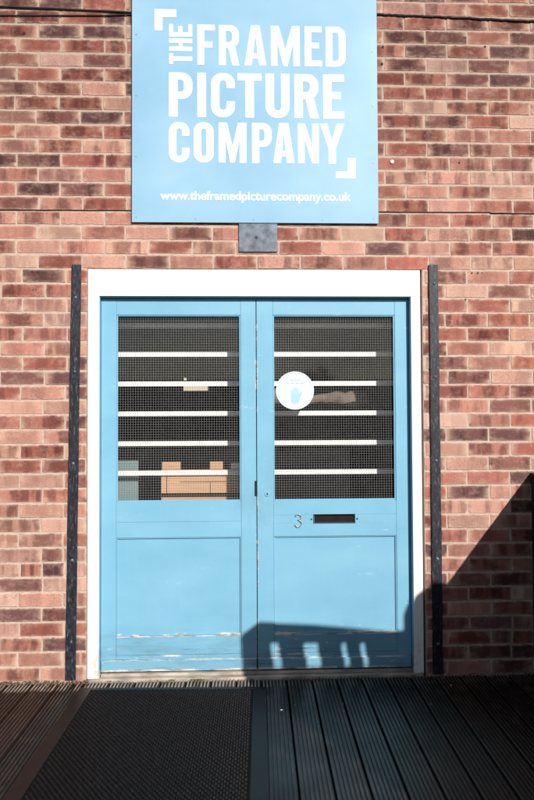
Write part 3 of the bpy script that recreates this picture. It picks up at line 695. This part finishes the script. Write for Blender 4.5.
# ------------------------------------------------------------------ what shades the right side: side screen and slotted fence
sp_ = empty('side_screen', (1.57, -.5, 0)); tag(sp_, 'black timber screen standing out from the wall at the right edge', 'screen')
for k in range(7):
    bm = B(); y1 = -.004-k*.1475; box(bm, 1.5450, 1.5850, y1-.1465, y1, .003, 1.018, .002); link_mesh('board', bm, 'black_post', sp_)
bm = B(); box(bm, 1.540, 1.590, -1.040, -.003, 1.0185, 1.0360, .003); link_mesh('capping_rail', bm, 'black_post', sp_)
sf = empty('slotted_fence', (2.0, -2.0, 0)); tag(sf, 'dark timber fence with slotted top standing right of the deck', 'fence')
k1 = 2.04; DX, DZ = .43*k1, .55*k1; y0, y1 = -2.015, -1.985
def PT(xs, zs): return (xs+DX, zs+DZ)
xl = .032+DX; zb = .030+DZ
for i in range(9):
    a = xl+i*.1015; bm = B(); box(bm, a, a+.1005, y0, y1, .003, zb, .001); link_mesh('board', bm, 'fence', sf)
bm = B(); prism(bm, [PT(.032, .174), PT(.032, .207), PT(.115, .267), PT(.400, .252), PT(.819, .2098), PT(.880, .2110), PT(.880, .160)], y0, y1); link_mesh('top_rail', bm, 'fence', sf)
edges = [.034, .172, .182+.044, .345, .430, .542, .578, .640, .675, .880]
for a, b in zip(edges[::2], edges[1::2]):
    sl = 0 if a < .05 else .014
    sr = 0 if b > .85 else .014
    bm = B(); prism(bm, [(a+sl+DX, zb+.0005), (b+sr+DX, zb+.0005), (b+DX, .1735+DZ), (a+DX, .1595+DZ if b > .85 else .1735+DZ)] if b < .85 else [(a+sl+DX, zb+.0005), (b+DX, zb+.0005), (b+DX, .1595+DZ), (a+DX, .1735+DZ)], y0, y1)
    link_mesh('slat', bm, 'fence', sf)
x9 = .8805+DX
bm = B(); prism(bm, [(x9, .003), (x9+2.6, .003), (x9+2.6, .462+.55*2), (1.0107+.43*2, .462+.55*2), (.93+.43*2, .405+.55*2), (x9, .33+.55*2)], y0, y1); link_mesh('tall_panel', bm, 'fence', sf)
for x in (xl+.03, 1.79, 2.6, 3.5):
    bm = B(); box(bm, x, x+.07, -2.09, y0-.001, -.155, 1.15); link_mesh('post', bm, 'fence', sf)

# ------------------------------------------------------------------ across the yard (seen mirrored in the glass)
bd = empty('distant_building', (6, -52, 0)); tag(bd, 'long low cream building across the yard', 'building')
bm = B(); box(bm, -24, 14, -58, -50, -.158, 3.1); link_mesh('wall', bm, 'render_wall', bd)
bm = B(); prism(bm, [(-24.4, 3.102), (14.4, 3.102), (13, 4.3), (-23, 4.3)], -58.4, -49.6); link_mesh('roof', bm, 'roof', bd)
for k in range(9):
    bm = B(); x = -22+k*4; box(bm, x, x+1.6, -49.99, -49.95, .9, 2.3); link_mesh('window', bm, 'dark', bd)
def tree(x, y, h, seed, label):
    rnd = random.Random(seed); t = empty('broadleaf_tree', (x, y, -.16)); tag(t, label, 'tree', 'trees across the yard')
    bm = B(); tube(bm, [(x, y, -.16), (x+.1, y, h*.3), (x-.1, y+.1, h*.62)], lambda s: .26-.17*s, 8)
    for k in range(5):
        a = k*1.26; tube(bm, [(x, y, h*(.28+.05*k)), (x+math.cos(a)*h*.14, y+math.sin(a)*h*.14, h*(.45+.05*k)), (x+math.cos(a)*h*.22, y+math.sin(a)*h*.22, h*(.58+.05*k))], lambda s: .10-.07*s, 6)
    link_mesh('trunk', bm, 'bark', t)
    bm = B(); cl = [(Vector((rnd.gauss(0, .17)*h, rnd.gauss(0, .17)*h, h*rnd.uniform(.42, .95))), rnd.uniform(.07, .13)*h) for _ in range(22)]
    for _ in range(2600):
        c, r = rnd.choice(cl); d = Vector((rnd.gauss(0, 1), rnd.gauss(0, 1), rnd.gauss(0, 1))).normalized()*r*rnd.uniform(.5, 1)
        p = Vector((x, y, 0))+c+d; s = rnd.uniform(.10, .2); u = Vector((rnd.gauss(0, 1), rnd.gauss(0, 1), rnd.gauss(0, 1))).normalized(); v = u.orthogonal().normalized()
        bm.faces.new([bm.verts.new(q) for q in (p+u*s, p+v*s*.6, p-u*s, p-v*s*.6)])
    link_mesh('crown', bm, 'leaf', t)
tree(-9, -44, 5.2, 1, 'leftmost broadleaf tree across the yard')
tree(5, -46, 4.8, 2, 'middle broadleaf tree across the yard')
tree(13, -45, 5.6, 3, 'rightmost broadleaf tree across the yard')
